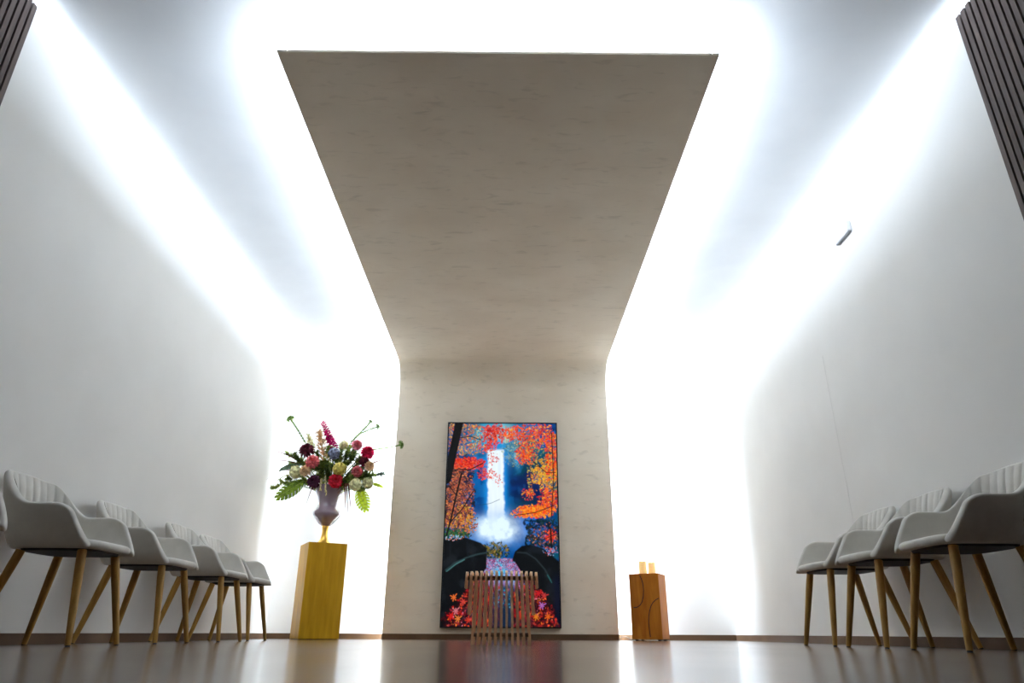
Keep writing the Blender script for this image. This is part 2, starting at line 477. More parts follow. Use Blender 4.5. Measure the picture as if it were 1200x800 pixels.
    DRK = [(20, 30, 30), (30, 50, 45), (10, 20, 40)]
    # left bank of foliage
    splat(700, G(.09, .38, .10, .13), [(20, 30, 36), (50, 40, 38), (90, 55, 45)], 2, 5)
    splat(1500, G(.10, .36, .085, .10), ORG, 1.2, 3.0)
    splat(900, G(.14, .51, .085, .05), YEL + ORG, 1.2, 2.8)
    splat(260, G(.08, .58, .08, .02), [(30, 90, 60), (60, 110, 40), (20, 60, 50)], 1.5, 3.5)
    splat(500, R(.0, .30, .0, .17), [(205, 130, 70), (150, 110, 80), (120, 130, 110), (230, 170, 80), (220, 100, 50)], 1.2, 3.2)
    splat(60, R(.22, .36, .02, .14), [(90, 190, 210), (220, 220, 150), (60, 130, 140)], 1.5, 3.0)
    splat(650, G(.17, .215, .12, .022, 1.6), RED, 1.2, 3.2)
    splat(140, G(.36, .27, .05, .02), RED, 1.0, 2.6)
    splat(30, G(.46, .30, .03, .02), RED, 1.0, 2.2)
    line([(.10, -.02), (.05, .14), (.0, .30)], 8.0, (8, 9, 10)); line([(.0, .62), (.05, .50), (.09, .38), (.13, .27)], 1.8, (20, 18, 22))
    line([(.04, .52), (.16, .44), (.24, .36)], 1.2, (25, 20, 25)); line([(.0, .27), (.1, .245), (.2, .25), (.32, .215)], 1.1, (25, 18, 22))
    line([(.09, .38), (.02, .33)], 1, (25, 20, 25)); line([(.10, .08), (.2, .07), (.3, .09)], .9, (25, 20, 25))
    line([(.30, .43), (.40, .42), (.48, .40)], .6, (30, 70, 90), .7)
    # centre and right canopy
    splat(420, G(.42, .055, .07, .035), RED + [(170, 10, 30)], 1.3, 3.4)
    splat(200, G(.57, .055, .05, .025), RED + FIR, 1.2, 3.0)
    splat(160, G(.36, .13, .05, .02), RED, 1.1, 2.6)
    splat(60, G(.42, .19, .03, .02), RED, 1, 2.3)
    splat(420, G(.62, .15, .07, .05), [(120, 170, 170), (170, 180, 120), (40, 110, 130), (90, 120, 110)], 1.0, 2.6, alpha=.6)
    splat(760, G(.79, .065, .13, .045), FIR + RED + [(150, 40, 20)], 1.2, 3.2)
    splat(300, G(.72, .17, .06, .03), FIR + RED, 1.2, 3.0)
    splat(260, R(.72, 1, .08, .36), [(190, 170, 80), (120, 140, 90), (200, 120, 40)], 1.2, 3.0)
    splat(520, G(.90, .27, .075, .05), YEL + [(255, 190, 40)], 1.2, 3.2)
    splat(260, R(.90, 1, .05, .3), RED + FIR, 1.4, 3.4)
    splat(380, G(.92, .40, .055, .04), FIR + RED + [(120, 30, 10)], 1.2, 3.2)
    splat(620, G(.80, .46, .10, .018, 1.9), FIR + [(255, 150, 30)], 1.2, 3.2)
    splat(80, G(.66, .475, .05, .012), FIR, 1.1, 2.4); splat(80, G(.74, .37, .035, .02), FIR + RED, 1.1, 2.6)
    splat(260, R(.70, 1.0, .50, .64), DRK + [(10, 50, 52), (0, 24, 40)], 2, 5)
    splat(170, G(.88, .575, .09, .035), [(190, 110, 50), (140, 80, 50), (215, 140, 80), (170, 70, 40)], .9, 2.2)
    splat(120, G(.93, .575, .03, .018), RED, 1.1, 2.6)
    line([(.96, .05), (.97, .3), (.94, .5)], .9, (40, 15, 12)); line([(.935, .55), (.945, .8)], 1.6, (12, 12, 14)); line([(.72, .58), (.86, .60), (1.0, .565)], .7, (30, 22, 22))
    line([(.78, .20), (.9, .26), (.99, .26)], .8, (40, 25, 15)); line([(.62, .48), (.8, .465), (.97, .43)], .8, (60, 20, 12))
    # banks between water and path
    splat(420, G(.44, .66, .075, .03), [(60, 80, 30), (120, 110, 40), (30, 50, 30), (150, 120, 50), (20, 30, 20)], 1.4, 3.6)
    # path of fallen leaves
    pl = np.interp(v, [.66, .70, .78, .86, 1.0], [.39, .36, .22, .08, -.05]); pr = np.interp(v, [.66, .70, .78, .86, 1.0], [.57, .61, .80, .92, 1.02])
    path = sm(-.01, .015, u - pl) * sm(-.01, .015, pr - u) * sm(.685, .695, v)
    mixin(C(110, 140, 190), path * (1 - sm(.78, .86, v))); mixin(C(30, 10, 22), path * sm(.79, .87, v))
    def onpath(v0, v1, k0=0, k1=1):
        def f():
            b = v0 + (v1 - v0) * rng.random() ** .9; a = rng.uniform(k0, k1)
            L = np.interp(b, [.66, .70, .78, .86, 1.0], [.39, .36, .22, .08, -.05]); Rr = np.interp(b, [.66, .70, .78, .86, 1.0], [.57, .61, .80, .92, 1.02])
            return L + (Rr - L) * a, b
        return f
    PNK = [(200, 90, 150), (150, 40, 90), (225, 140, 190), (110, 60, 120), (170, 150, 200), (140, 25, 60)]
    splat(1500, onpath(.69, .82), PNK, .9, 2.0)
    mid = np.exp(-(((u - .49) / (.035 + (v - .7) * .35)) ** 2)) * path * (1 - sm(.76, .82, v))
    mixin(C(60, 190, 235), mid * sm(.33, .5, n3) * .95)
    splat(300, onpath(.70, .83, .3, .7), [(60, 60, 130), (180, 100, 170), (120, 40, 90), (160, 210, 240)], .7, 1.5)
    STARS = []
    DLF = [(150, 16, 24), (105, 8, 18), (190, 30, 25), (80, 8, 18), (205, 60, 30), (170, 50, 65), (40, 5, 15), (50, 6, 18), (30, 6, 16)]
    splat(1500, onpath(.82, 1.0), DLF + [(15, 6, 12)], 2, 5.0)
    splat(120, onpath(.84, 1.0), [(250, 120, 40), (240, 110, 130), (255, 90, 40), (255, 150, 60)], 1.4, 3.0)
    for cx, cy, c in ((.12, .93, (235, 130, 140)), (.08, .955, (240, 30, 30)), (.14, .965, (255, 140, 60)), (.18, .89, (230, 70, 60)), (.80, .955, (255, 140, 30)), (.90, .955, (255, 110, 30)), (.85, .905, (190, 110, 200)), (.82, .85, (220, 30, 40)), (.10, .87, (255, 120, 50)), (.23, .97, (230, 60, 40)), (.87, .86, (215, 60, 60))):
        for k in range(7):
            a = 2 * PI * k / 7 + cx * 9
            STARS.append(([(cx, cy), (cx + math.cos(a) * .027 * (1 + .5 * math.sin(3 * k)), cy + math.sin(a) * .0155 * (1 + .5 * math.sin(3 * k)))], .9, tuple(int(x * .85) for x in c)))
    # heaps of red leaves spilling to both sides
    hl = lambda: (lambda b: (rng.uniform(max(.0, .33 - (b - .76) * 1.6), .36), b))(.76 + .24 * rng.random() ** .8)
    hr = lambda: (lambda b: (rng.uniform(.66, min(.97, .74 + (b - .76) * 1.3)), b))(.78 + .22 * rng.random() ** .8)
    HEAP.extend([hl, hr])
    # water and dark slab in the middle of the foreground
    mixin(C(14, 60, 92), sm(.50, .52, u) * sm(.61, .59, u) * sm(.80, .83, v) * .9); mixin(C(12, 28, 52), sm(.40, .43, u) * sm(.60, .57, u) * sm(.84, .87, v) * .85)
    splat(90, R(.42, .58, .83, .92), [(50, 150, 190), (30, 90, 140), (200, 40, 50), (120, 190, 220)], 1.0, 2.4)
    mixin(C(14, 24, 40), (sm(.13, .16, u) * sm(.27, .24, u) * sm(.90, .93, v)) * .85)
    # dark stone parapets
    topL = np.interp(u, [0, .08, .2, .32, .37], [.605, .588, .592, .615, .64]); botL = np.interp(u, [0, .05, .14, .25, .37], [1.02, .99, .90, .83, .735])
    left = sm(-.004, .004, v - topL) * sm(.004, -.004, v - botL) * sm(.378, .368, u)
    mixin(C(7, 10, 14), left); mixin(C(30, 36, 42), left * sm(.5, .75, n2) * .6)
    botL = np.minimum(botL, 9); topR = np.interp(u, [.60, .62, .68, .76, .86, 1.0], [.69, .655, .628, .622, .638, .70]); botR = np.interp(u, [.59, .62, .72, .85, 1.0], [.70, .705, .79, .88, .99])
    right = sm(-.004, .004, v - topR) * sm(.004, -.004, v - botR) * sm(.592, .602, u)
    mixin(C(6, 9, 13), right); mixin(C(26, 32, 40), right * sm(.5, .75, n2) * .55); mixin(C(4, 10, 34), sm(.93, .97, u) * sm(.74, .80, v) * .8)
    mixin(C(0, 12, 34), sm(.05, .0, np.abs(v - .97)) * (sm(.9, .95, u)) * .0)
    line([(.02, .745), (.10, .71), (.20, .685), (.30, .668), (.365, .662)], 1.5, (48, 72, 76), .6); line([(.64, .66), (.72, .662), (.80, .69), (.88, .74), (.93, .79)], 1.2, (44, 58, 62), .6)
    line([(.03, .75), (.11, .715), (.18, .695)], 1.0, (90, 150, 150), .5); line([(.90, .765), (.935, .80)], 1.0, (40, 120, 120), .5)
    line([(.05, .62), (.06, .70)], 1.2, (22, 28, 34)); line([(.2, .61), (.21, .68)], 1.2, (20, 26, 32))
    for hf in HEAP: splat(620, hf, DLF + [(6, 4, 8), (8, 5, 10), (12, 6, 14), (50, 8, 16), (10, 10, 24)], 1.4, 3.6); splat(36, hf, [(250, 110, 40), (230, 110, 130), (255, 80, 40)], 1.2, 2.8)
    for st in STARS: line(*st)
    splat(60, G(.08, .59, .05, .008), [(170, 215, 240), (90, 160, 210), (220, 120, 90)], 1, 2.4)
    splat(70, G(.93, .65, .04, .014), [(170, 190, 230), (210, 60, 60), (120, 150, 210), (230, 120, 90)], 1, 2.2)
    return np.clip(img, 0, 1)

def television():
    x0, x1, z0, z1 = -.6986, .5614, .111, 2.3097
    yf = PD - .05
    r = thing('television', 'tall upright black framed screen showing a waterfall between red autumn trees', 'screen', ((x0 + x1) / 2, PD, z0))
    b = .013
    mb = MB()
    mb.box(x0, x1, yf + .006, PD - .0005, z0, z1)
    mb.box(x0, x0 + b, yf, yf + .006, z0, z1); mb.box(x1 - b, x1, yf, yf + .006, z0, z1)
    mb.box(x0 + b, x1 - b, yf, yf + .006, z0, z0 + b); mb.box(x0 + b, x1 - b, yf, yf + .006, z1 - b, z1)
    mb.build('bezel', M['black'], r)
    W, H = 216, 384
    img = paint(W, H)
    X0, X1, Z0, Z1 = x0 + b, x1 - b, z0 + b, z1 - b
    gx = np.linspace(X0, X1, W + 1); gz = np.linspace(Z1, Z0, H + 1)
    vx, vz = np.meshgrid(gx, gz); n = (W + 1) * (H + 1)
    ox, oy, oz = r.location
    vs = np.stack([vx.ravel() - ox, np.full(n, yf + .004 - oy), vz.ravel() - oz], 1)
    j, i = np.mgrid[0:H, 0:W]; a = (j * (W + 1) + i).ravel()
    fs = np.stack([a, a + W + 1, a + W + 2, a + 1], 1)
    me = bpy.data.meshes.new('screen')
    me.vertices.add(n); me.vertices.foreach_set('co', vs.ravel())
    me.loops.add(len(fs) * 4); me.loops.foreach_set('vertex_index', fs.ravel())
    me.polygons.add(len(fs)); me.polygons.foreach_set('loop_start', np.arange(len(fs)) * 4); me.polygons.foreach_set('loop_total', np.full(len(fs), 4))
    me.update(calc_edges=True); me.validate()
    at = me.color_attributes.new('picture', 'FLOAT_COLOR', 'CORNER')
    col = np.concatenate([img.reshape(-1, 3), np.ones((W * H, 1))], 1)
    at.data.foreach_set('color', np.repeat(col, 4, 0).ravel())
    m = bpy.data.materials.new('screen_picture'); m.use_nodes = True; N = m.node_tree.nodes; L = m.node_tree.links
    bs = N['Principled BSDF']; bs.inputs['Base Color'].default_value = (.01, .01, .01, 1); bs.inputs['Roughness'].default_value = .3; bs.inputs['Specular IOR Level'].default_value = .15
    ca = N.new('ShaderNodeAttribute'); ca.attribute_name = 'picture'
    L.new(ca.outputs['Color'], bs.inputs['Emission Color']); bs.inputs['Emission Strength'].default_value = SCREEN
    me.materials.append(m)
    o = bpy.data.objects.new('screen', me); COL.objects.link(o); o.parent = r
SCREEN = .64
television()

# ------------------------------------------------------------------ upholstered armchairs
def sstep(a, b, x):
    t = min(1, max(0, (x - a) / (b - a))); return t * t * (3 - 2 * t)

def make_chair(label, group):
    r = thing('armchair', label, 'chair', (0, 0, 0), group)
    Z0 = .432; ZB = .812; ZA = .640
    def prof(u, z):
        """u in -1..1 around the tub, z height -> x, y"""
        t = (z - Z0) / (ZB - Z0); t = min(1, max(0, t))
        w = .222 + .043 * t ** .6; xb = -.205 - .075 * t; xf = .248 - .128 * min(1, (z - Z0) / (ZA - Z0)); rc = .155
        Lb = w - rc; La = PI / 2 * rc; Ls = xf - (xb + rc); L = Lb + La + Ls
        a = abs(u) * L; sg = 1 if u >= 0 else -1
        if a < Lb: return xb, sg * a, a
        a2 = a - Lb
        if a2 < La:
            q = a2 / rc; return xb + rc - rc * math.cos(q), sg * (Lb + rc * math.sin(q)), a
        return xb + rc + (a2 - La), sg * w, a
    def rim(u):
        a = abs(u) * .65
        z = ZA + (ZB - ZA) * (1 - sstep(.185, .435, a)) - .006 * sstep(.0, .2, a)
        f = (a - .575) / .078
        if f > 0: z -= .050 * (1 - math.sqrt(max(0, 1 - f * f)))
        return z
    nu, nv = 52, 9
    us = [-1 + 2 * i / nu for i in range(nu + 1)]
    us = [math.copysign(abs(x) ** .93, x) for x in us]
    mb = MB(); vs = []; fs = []
    for u in us:
        zt = rim(u)
        for k in range(nv + 1):
            z = Z0 + (zt - Z0) * k / nv
            x, y, _ = prof(u, z)
            tuck = .028 * (1 - k / nv) ** 6
            ln = math.hypot(x + .02, y); 
            vs.append((x - (x + .02) / ln * tuck if x < .1 else x, y * (1 - tuck / ln), z))
    for i in range(nu):
        for k in range(nv):
            q = i * (nv + 1) + k
            fs.append((q, q + 1, q + nv + 2, q + nv + 1))
    mb.add(vs, fs)
    o = mb.build('shell', M['fabric'], r)
    bake(o, ('SOLIDIFY', dict(thickness=.040, offset=0, use_even_offset=True)), ('SUBSURF', dict(levels=2, render_levels=2)))
    # channel-stitched inner back
    mb = MB(); vs = []; fs = []
    nb, kz = 96, 8; um = .50; nch = 10
    for i in range(nb + 1):
        u = -um + 2 * um * i / nb
        zt = rim(u) - .012
        ridge = abs(math.sin(PI * nch * i / nb)) ** .45
        for k in range(kz + 1):
            f = k / kz; z = .47 + (zt - .47) * f
            x, y, _ = prof(u, z); x1, y1, _ = prof(u + .01, z); x0, y0, _ = prof(u - .01, z)
            tx, ty = x1 - x0, y1 - y0; ln = math.hypot(tx, ty)
            nx, ny = ty / ln, -tx / ln      # towards the sitter
            d = .021 + .015 * ridge * min(1, 5 * (1 - f) + .15) * min(1, min(i, nb - i) / 5 + .1)
            vs.append((x + nx * d, y + ny * d, z))
    for i in range(nb):
        for k in range(kz):
            q = i * (kz + 1) + k
            fs.append((q, q + kz + 1, q + kz + 2, q + 1))
    mb.add(vs, fs); mb.build('back_pad', M['fabric'], r, smooth=True)['label'] = 'padded inner back with vertical stitched channels'
    # seat
    def plan(sc, z, hx0=-.185, hx1=.262, hw=.212, e=4.5, n=56):
        L = []
        cx, rx = (hx0 + hx1) / 2, (hx1 - hx0) / 2
        for k in range(n):
            q = 2 * PI * k / n; c, s = math.cos(q), math.sin(q)
            f = (abs(c) ** e + abs(s) ** e) ** (-1 / e)
            L.append((cx + rx * c * f * sc, hw * s * f * (sc if sc > .9 else sc), z))
        return L
    mb = MB().loft([plan(.93, .430), plan(.975, .433), plan(.998, .442), plan(1, .452), plan(.985, .462), plan(.95, .468), plan(.8, .474), plan(.4, .478), plan(.05, .479)])
    mb.build('seat', M['fabric'], r, smooth=True)
    MB().loft([plan(.78, .419), plan(.80, .420), plan(.82, .431)]).build('base_plate', M['under'], r)
    # legs
    for fx, tx in ((.250, .178), (-.215, -.115)):
        for sy in (-1, 1):
            top = Vector((tx, sy * .150, .422)); foot = Vector((fx, sy * .208, .0))
            d = (top - foot)
            lg = MB().tube([foot + d * .012, foot + d * .05, foot + d * .35, foot + d * .8, top], [.0125, .0132, .0165, .0205, .0205], 14).build('leg', M['beech'], r)
            crease(lg, 40)
            MB().tube([foot, foot + d * .0125], [.0105, .0108], 12).build('foot_glide', M['glide'], lg)
    return r

GL = 'armchairs along the left wall'; GR = 'armchairs along the right wall'
XCL, XCR = -2.228, 2.122
ch = make_chair('whitish fabric armchair on wooden legs, largest and nearest whole one along left wall', GL)
ch.location = (XCL + .01, 3.575, 0)
dup(ch, (XCL - .0, 4.42, 0), 0, 'whitish fabric armchair second in the left wall row, behind the nearest whole one')
dup(ch, (XCL + .01, 5.31, 0), 0, 'whitish fabric armchair third in the left wall row, before the row\'s far end chair')
dup(ch, (XCL - .03, 6.0, 0), 0, 'whitish fabric armchair at far end of left wall row, nearest the golden pedestal')
dup(ch, (XCL, 2.585, 0), 0, 'whitish armchair cut by the left photo edge, only an arm sliver showing')
c2 = dup(ch, (XCR, 3.235, 0), PI, 'whitish fabric armchair nearest the camera on the right, cut by the photo edge'); c2['group'] = GR
for y, lb in ((3.89, 'middle one of three whitish fabric armchairs along the right wall'), (4.47, 'whitish fabric armchair at far end of right wall row, nearest the back wall')):
    c2 = dup(ch, (XCR, y, 0), PI, lb); c2['group'] = GR

# ------------------------------------------------------------------ slatted stool before the screen
def stool():
    cx, cy = -.036, 4.45
    r = thing('slatted_stool', 'small round stool of upright wooden slats standing before the waterfall screen', 'stool', (cx, cy, 0))
    H = .410; R = .215; pt = .0302; tk = .0068
    for i in range(-7, 8):
        xt = i * pt; xb = i * .0338
        zend = 0 if abs(i) <= 5 else (.165 if abs(i) == 6 else .315)
        dep = .72 * math.sqrt(max(.004, R * R - (abs(xt) * .93) ** 2))
        lw = .020
        outer = []; inner = []
        # hoop in the depth-height plane: front leg, top bar, rear leg
        def X(z): return xb + (xt - xb) * (z / H)
        rad = .035
        db = dep * 1.02
        pts = [(-db, zend), (-dep, H - rad)]
        for k in range(1, 6):
            a = PI / 2 * k / 5; pts.append((-dep + rad - rad * math.cos(a), H - rad + rad * math.sin(a)))
        full = pts + [(-y, z) for y, z in pts[::-1]]
        ins = []
        for y, z in full:
            ins.append((max(-dep + lw, min(dep - lw, y)) if abs(y) > dep - lw else y, min(z, H - lw)))
        n = len(full); vs = []; fs = []
        for sx in (-1, 1):
            for y, z in full: vs.append((cx + X(z) + sx * tk, cy + y, z))
            for y, z in ins: vs.append((cx + X(z) + sx * tk, cy + y, z))
        for k in range(n - 1):
            fs.append((k, k + 1, n + k + 1, n + k)); fs.append((2 * n + k, 3 * n + k, 3 * n + k + 1, 2 * n + k + 1))
            fs.append((k, 2 * n + k, 2 * n + k + 1, k + 1)); fs.append((n + k, n + k + 1, 3 * n + k + 1, 3 * n + k))
        for k in (0, n - 1):
            fs.append((k, n + k, 3 * n + k, 2 * n + k))
        MB().add(vs, fs).build('slat', M['stool'], r)
    for z, yy, hw in ((H - .034, -.02, .216), (H - .034, .045, .216), (.055, -.03, .168), (.055, .06, .168)):
        MB().tube([(cx - hw, cy + yy, z), (cx + hw, cy + yy, z)], .011, 10).build('spacer_rod', M['stool_dark'], r)
    # thin inner rings tying the slats
    for z, hw, dd in ((H - .036, .175, .175), (.06, .16, .165)):
        pass
stool()

# ------------------------------------------------------------------ pedestals
def turned(cx, cy, rz): return Matrix.Translation((cx, cy, 0)) @ Matrix.Rotation(rz, 4, 'Z')

PCX, PCY, PH = -1.880, 7.27, .888
def pedestal():
    r = thing('pedestal', 'tall golden yellow wooden pedestal carrying the flower urn', 'pedestal', (PCX, PCY, 0))
    Mx = turned(PCX, PCY, math.radians(27.5)); h = .193
    MB().rbox(-h, h, -h, h, .006, PH, .002, Mx).build('column', M['ped'], r)
    MB().box(-h + .012, h - .012, -h + .012, h - .012, 0, .006, Mx).build('foot_plate', M['groove'], r)
pedestal()

BCX, BCY, BHH = 1.407, 7.27, .612
def candle_block():
    r = thing('wooden_block', 'reddish brown wooden block with curved dark grooves carrying two candles', 'pedestal', (BCX, BCY, 0))
    h = .148; Mx = turned(BCX, BCY, math.radians(-25))
    MB().rbox(-h, h, -h, h, .014, BHH, .002, Mx).build('block', M['oak'], r)
    for sx in (-1, 1):
        for sy in (-1, 1):
            MB().lathe([(.016, 0), (.018, .003), (.018, .0142)], Mx @ Vector((sx * .11, sy * .11, 0)), 14).build('foot', M['groove'], r)
    c1 = [(.38, .03), (.44, .10), (.47, .17), (.475, .26), (.455, .35), (.40, .44), (.32, .49), (.22, .52), (.10, .525)]
    c2 = [(.97, .385), (.86, .41), (.76, .45), (.68, .51), (.63, .58), (.59, .66), (.575, .75), (.58, .85), (.60, .965)]
    for c in (c1, c2):
        pts = [Mx @ Vector((-h + 2 * h * u, -h + .001, BHH - (BHH - .014) * v)) for u, v in c]
        MB().tube(pts, .0042, 8).build('curved_groove', M['groove'], r, smooth=True)
candle_block()

def candle(x, y, rr, hh, label):
    r = thing('candle', label, 'candle', (x, y, BHH), 'candles on the wooden block')
    MB().lathe([(rr * .96, 0), (rr, .004), (rr, hh - .004), (rr * .96, hh), (rr * .82, hh - .001), (rr * .72, hh - .012), (rr * .2, hh - .013)], (x, y, BHH), 24).build('wax_body', M['wax'], r, smooth=True)
    MB().tube([(x, y, BHH + hh - .014), (x + .001, y, BHH + hh + .002)], .0014, 6).build('wick', M['wick'], r)
    MB().lathe([(.001, 0), (.005, .006), (.0062, .012), (.0045, .022), (.0018, .032), (.0005, .038)], (x + .001, y, BHH + hh), 12).build('flame', M['flame'], r, smooth=True)
candle(1.358, 7.215, .039, .120, 'cream pillar candle, taller left one of two on the wooden block')
candle(1.452, 7.225, .036, .110, 'cream pillar candle, shorter right one of two on the wooden block')

# cable on the floor behind the block
tag(MB().tube([(1.18, 7.86, .012), (1.20, 7.80, .03), (1.235, 7.72, .034), (1.26, 7.62, .012), (1.28, 7.55, .006), (1.31, 7.48, .005), (1.34, 7.43, .006)], .0035, 8).build('cable', M['cable'], smooth=True), 'thin dark cable on floor between plaster panel and candle block', 'cable')

# fitting high on the right wall
def fitting():
    y0, y1, z0, z1 = 4.165, 4.375, 2.712, 2.80
    r = thing('wall_fitting', 'small flat white fitting with underside shade coloured grey high on the right wall', 'wall fitting', (XR, (y0 + y1) / 2, z0))
    MB().rbox(XR - .028, XR, y0, y1, z0 + .006, z1, .004).build('housing', M['white_plastic'], r)
    MB().box(XR - .024, XR - .002, y0 + .006, y1 - .006, z0, z0 + .006).build('lens', M['underside_shade_grey'], r)['label'] = 'underside shade put in as a grey strip'  # shade beneath the housing coloured in as a grey strip, not a lens
fitting()

# ------------------------------------------------------------------ urn
UZ = PH
UX, UY = -1.884, 7.27
K = .0083
def urn():
    r = thing('urn', 'mauve glazed urn on a slender gold foot standing on the golden pedestal', 'vase', (UX, UY, UZ))
    MB().lathe([(9.5 * K, 0), (9.6 * K, .8 * K), (8.6 * K, 2 * K), (6.4 * K, 4 * K), (4.6 * K, 7.5 * K), (3.7 * K, 12 * K), (3.5 * K, 16 * K), (3.9 * K, 20 * K), (4.4 * K, 22.6 * K)], (UX, UY, UZ), 36).build('gold_foot', M['gold'], r, smooth=True)
    p = [(3.6, 22.3), (5.4, 22.6), (8.6, 25), (12, 29), (15, 32.5), (16.8, 35.5), (17, 38), (15.8, 40.5), (13.8, 43), (12.4, 46), (11.8, 49), (12.2, 52.5), (13.6, 57), (15.6, 62), (17.6, 66), (19.4, 69.5), (20, 71), (19.4, 71.4), (18, 69), (13.6, 60), (11, 54), (10.4, 50)]
    MB().lathe([(a * K, b * K) for a, b in p], (UX, UY, UZ), 40).build('bowl', M['mauve'], r, smooth=True)
urn()

# ------------------------------------------------------------------ flowers in the urn
F = {}
for n_, c_ in dict(burg=(92, 14, 34), coral=(240, 120, 120), cream=(236, 226, 170), peach=(246, 196, 150), mag=(214, 24, 120), blue=(130, 136, 160), yel=(214, 196, 96), plum=(70, 16, 48), red=(214, 40, 64), hot=(226, 30, 84), rose=(206, 104, 104), pink=(240, 130, 140)).items():
    F[n_] = leafy('petal_' + n_, lin(c_), .6, .25)
G = {}
for n_, c_ in dict(dark=(108, 126, 60), mid=(160, 174, 86), bell=(120, 150, 70), lime=(170, 190, 40), sage=(96, 116, 92), brown=(120, 66, 44), straw=(206, 190, 130), mons=(104, 128, 30)).items():
    G[n_] = leafy('leaf_' + n_, lin(c_), .55, .32)

# picture position of the photograph turned into a point at a chosen depth
CAMF, CAMP, CAMY, CAMR, CAMH = 802.1912, .4024, .0049, .0041, .065
fw = Vector((math.sin(CAMY) * math.cos(CAMP), math.cos(CAMY) * math.cos(CAMP), math.sin(CAMP)))
rt0 = Vector((math.cos(CAMY), -math.sin(CAMY), 0)); up0 = rt0.cross(fw)
rt = rt0 * math.cos(CAMR) + up0 * math.sin(CAMR); up = up0 * math.cos(CAMR) - rt0 * math.sin(CAMR)
def at(u, v, y):
    d = fw + rt * ((u - 600) / CAMF) - up * ((v - 400) / CAMF)
    return Vector((0, 0, CAMH)) + d * (y / d.y)

MOUTH = Vector((UX, UY, UZ + 66 * K))
ROOT = Vector((UX, UY, UZ + 52 * K))
def stem_path(p, bend=.35, n=7):
    a = ROOT + Vector((random.uniform(-.04, .04), random.uniform(-.04, .04), 0)); b = Vector(p)
    m = a.lerp(b, .5) + Vector((0, 0, bend * (Vector((b.x, b.y, 0)) - Vector((a.x, a.y, 0))).length))
    return [a * (1 - t) ** 2 + m * 2 * t * (1 - t) + b * t ** 2 for t in (k / (n - 1) for k in range(n))]

GF = 'flowers in the mauve urn'; GS = 'green stems in the mauve urn'
def frame(n):
    n = n.normalized(); a = n.orthogonal().normalized(); return n, a, n.cross(a)
def rosette(c, n, r, rings, w=.75, cup=.3):
    mb = MB(); n, a, b = frame(n); c = Vector(c)
    for k, (cnt, tilt, rr) in enumerate(rings):
        for i in range(cnt):
            q = 2 * PI * (i + .5 * (k % 2)) / cnt + random.uniform(-.12, .12)
            d = a * math.cos(q) + b * math.sin(q)
            base = c + d * r * .10 + n * r * (.05 + .10 * k)
            tip = c + (d * math.cos(tilt) + n * math.sin(tilt)) * r * rr * random.uniform(.9, 1.06)
            mb.petal(base, tip, r * w * (2.0 / math.sqrt(cnt)), n, cup)
    return mb
DAHLIA = [(13, -.45, 1), (13, -.1, 1), (12, .25, .98), (11, .6, .92), (9, .95, .85), (6, 1.25, .75)]
CARN = [(11, -.5, .95), (12, -.1, 1), (11, .3, 1), (10, .7, .95), (8, 1.1, .9), (5, 1.4, .85)]

def bloom_thing(name, label, cat, u, v, y, rad_px, kind, m, part='bloom', face=None):
    p = at(u, v, y); r = rad_px * K * 1.1
    t = thing(name, label, cat, p, GF)
    n = face or (p - MOUTH).normalized() * .8 + Vector((.25, -1.0, .0)) * .9
    if kind == 'dahlia': mb = rosette(p, n, r, DAHLIA, .62, .35)
    elif kind == 'carn': mb = rosette(p, n, r, CARN, .75, .5)
    elif kind == 'globe':
        mb = MB().ball(p, r * .93, 22, 15, noise=.10, f=.05)
        for k in range(46):
            d = Vector((random.gauss(0, 1), random.gauss(0, 1), random.gauss(0, 1))).normalized()
            mb.ball(p + d * r * .9, r * .19, 6, 4)
    elif kind == 'spray':
        mb = MB()
        ax = (p - MOUTH).normalized()
        for k in range(90):
            s = random.uniform(-1, 1); q = random.uniform(0, 2 * PI); _, a, b = frame(ax)
            rr = (.55 - .30 * s) * r * random.uniform(.3, 1)
            c = p + ax * s * r * 1.9 + (a * math.cos(q) + b * math.sin(q)) * rr
            d = (a * math.cos(q) + b * math.sin(q) + ax * .8).normalized()
            mb.petal(c - d * r * .2, c + d * r * .45, r * .34, ax, .4)
    if kind == 'spray':
        ax = (p - MOUTH).normalized(); mb.tube([p - ax * r * 2, p + ax * r * 1.9], .003, 5)
    mb.build(part, m, t, smooth=True)
    MB().tube(stem_path(p), [.004] * 7, 6).build('stem', G['dark'], t, smooth=True)
    return t

YU = UY
B = bloom_thing
B('dahlia', 'dark burgundy dahlia upper left in the urn, below a green bell stem', 'flower', 359.5, 528, YU - .10, 9.5, 'dahlia', F['burg'])
B('dahlia', 'dark burgundy dahlia right of centre, tucked under the hot pink bloom', 'flower', 427, 541, YU - .10, 6.5, 'dahlia', F['burg'])
B('dahlia', 'deep plum dahlia at urn rim, lower left', 'flower', 368, 564.5, YU - .15, 8.5, 'dahlia', F['plum'])
B('carnation', 'salmon pink carnation just below the burgundy dahlia at upper left', 'flower', 366.5, 541.5, YU - .17, 8.5, 'carn', F['coral'])
B('carnation', 'crimson pink carnation at front centre over the urn rim', 'flower', 393, 563.5, YU - .19, 8.5, 'carn', F['red'])
B('carnation', 'hot pink carnation at the upper right of the bouquet', 'flower', 430.5, 530.5, YU - .06, 8.5, 'carn', F['hot'])
B('carnation', 'pale pink carnation upper right, left of the hot pink one', 'flower', 418, 522, YU - .04, 7, 'carn', F['pink'])
B('carnation', 'dusty rose carnation right of the yellow globe flower', 'flower', 418, 552.5, YU - .16, 7, 'carn', F['rose'])
B('carnation', 'peach carnation at the right side of the bouquet', 'flower', 432.5, 546, YU - .10, 6.5, 'carn', F['peach'])
B('carnation', 'peach carnation left, between the cream globe and the plum dahlia', 'flower', 358, 552, YU - .16, 7, 'carn', F['peach'])
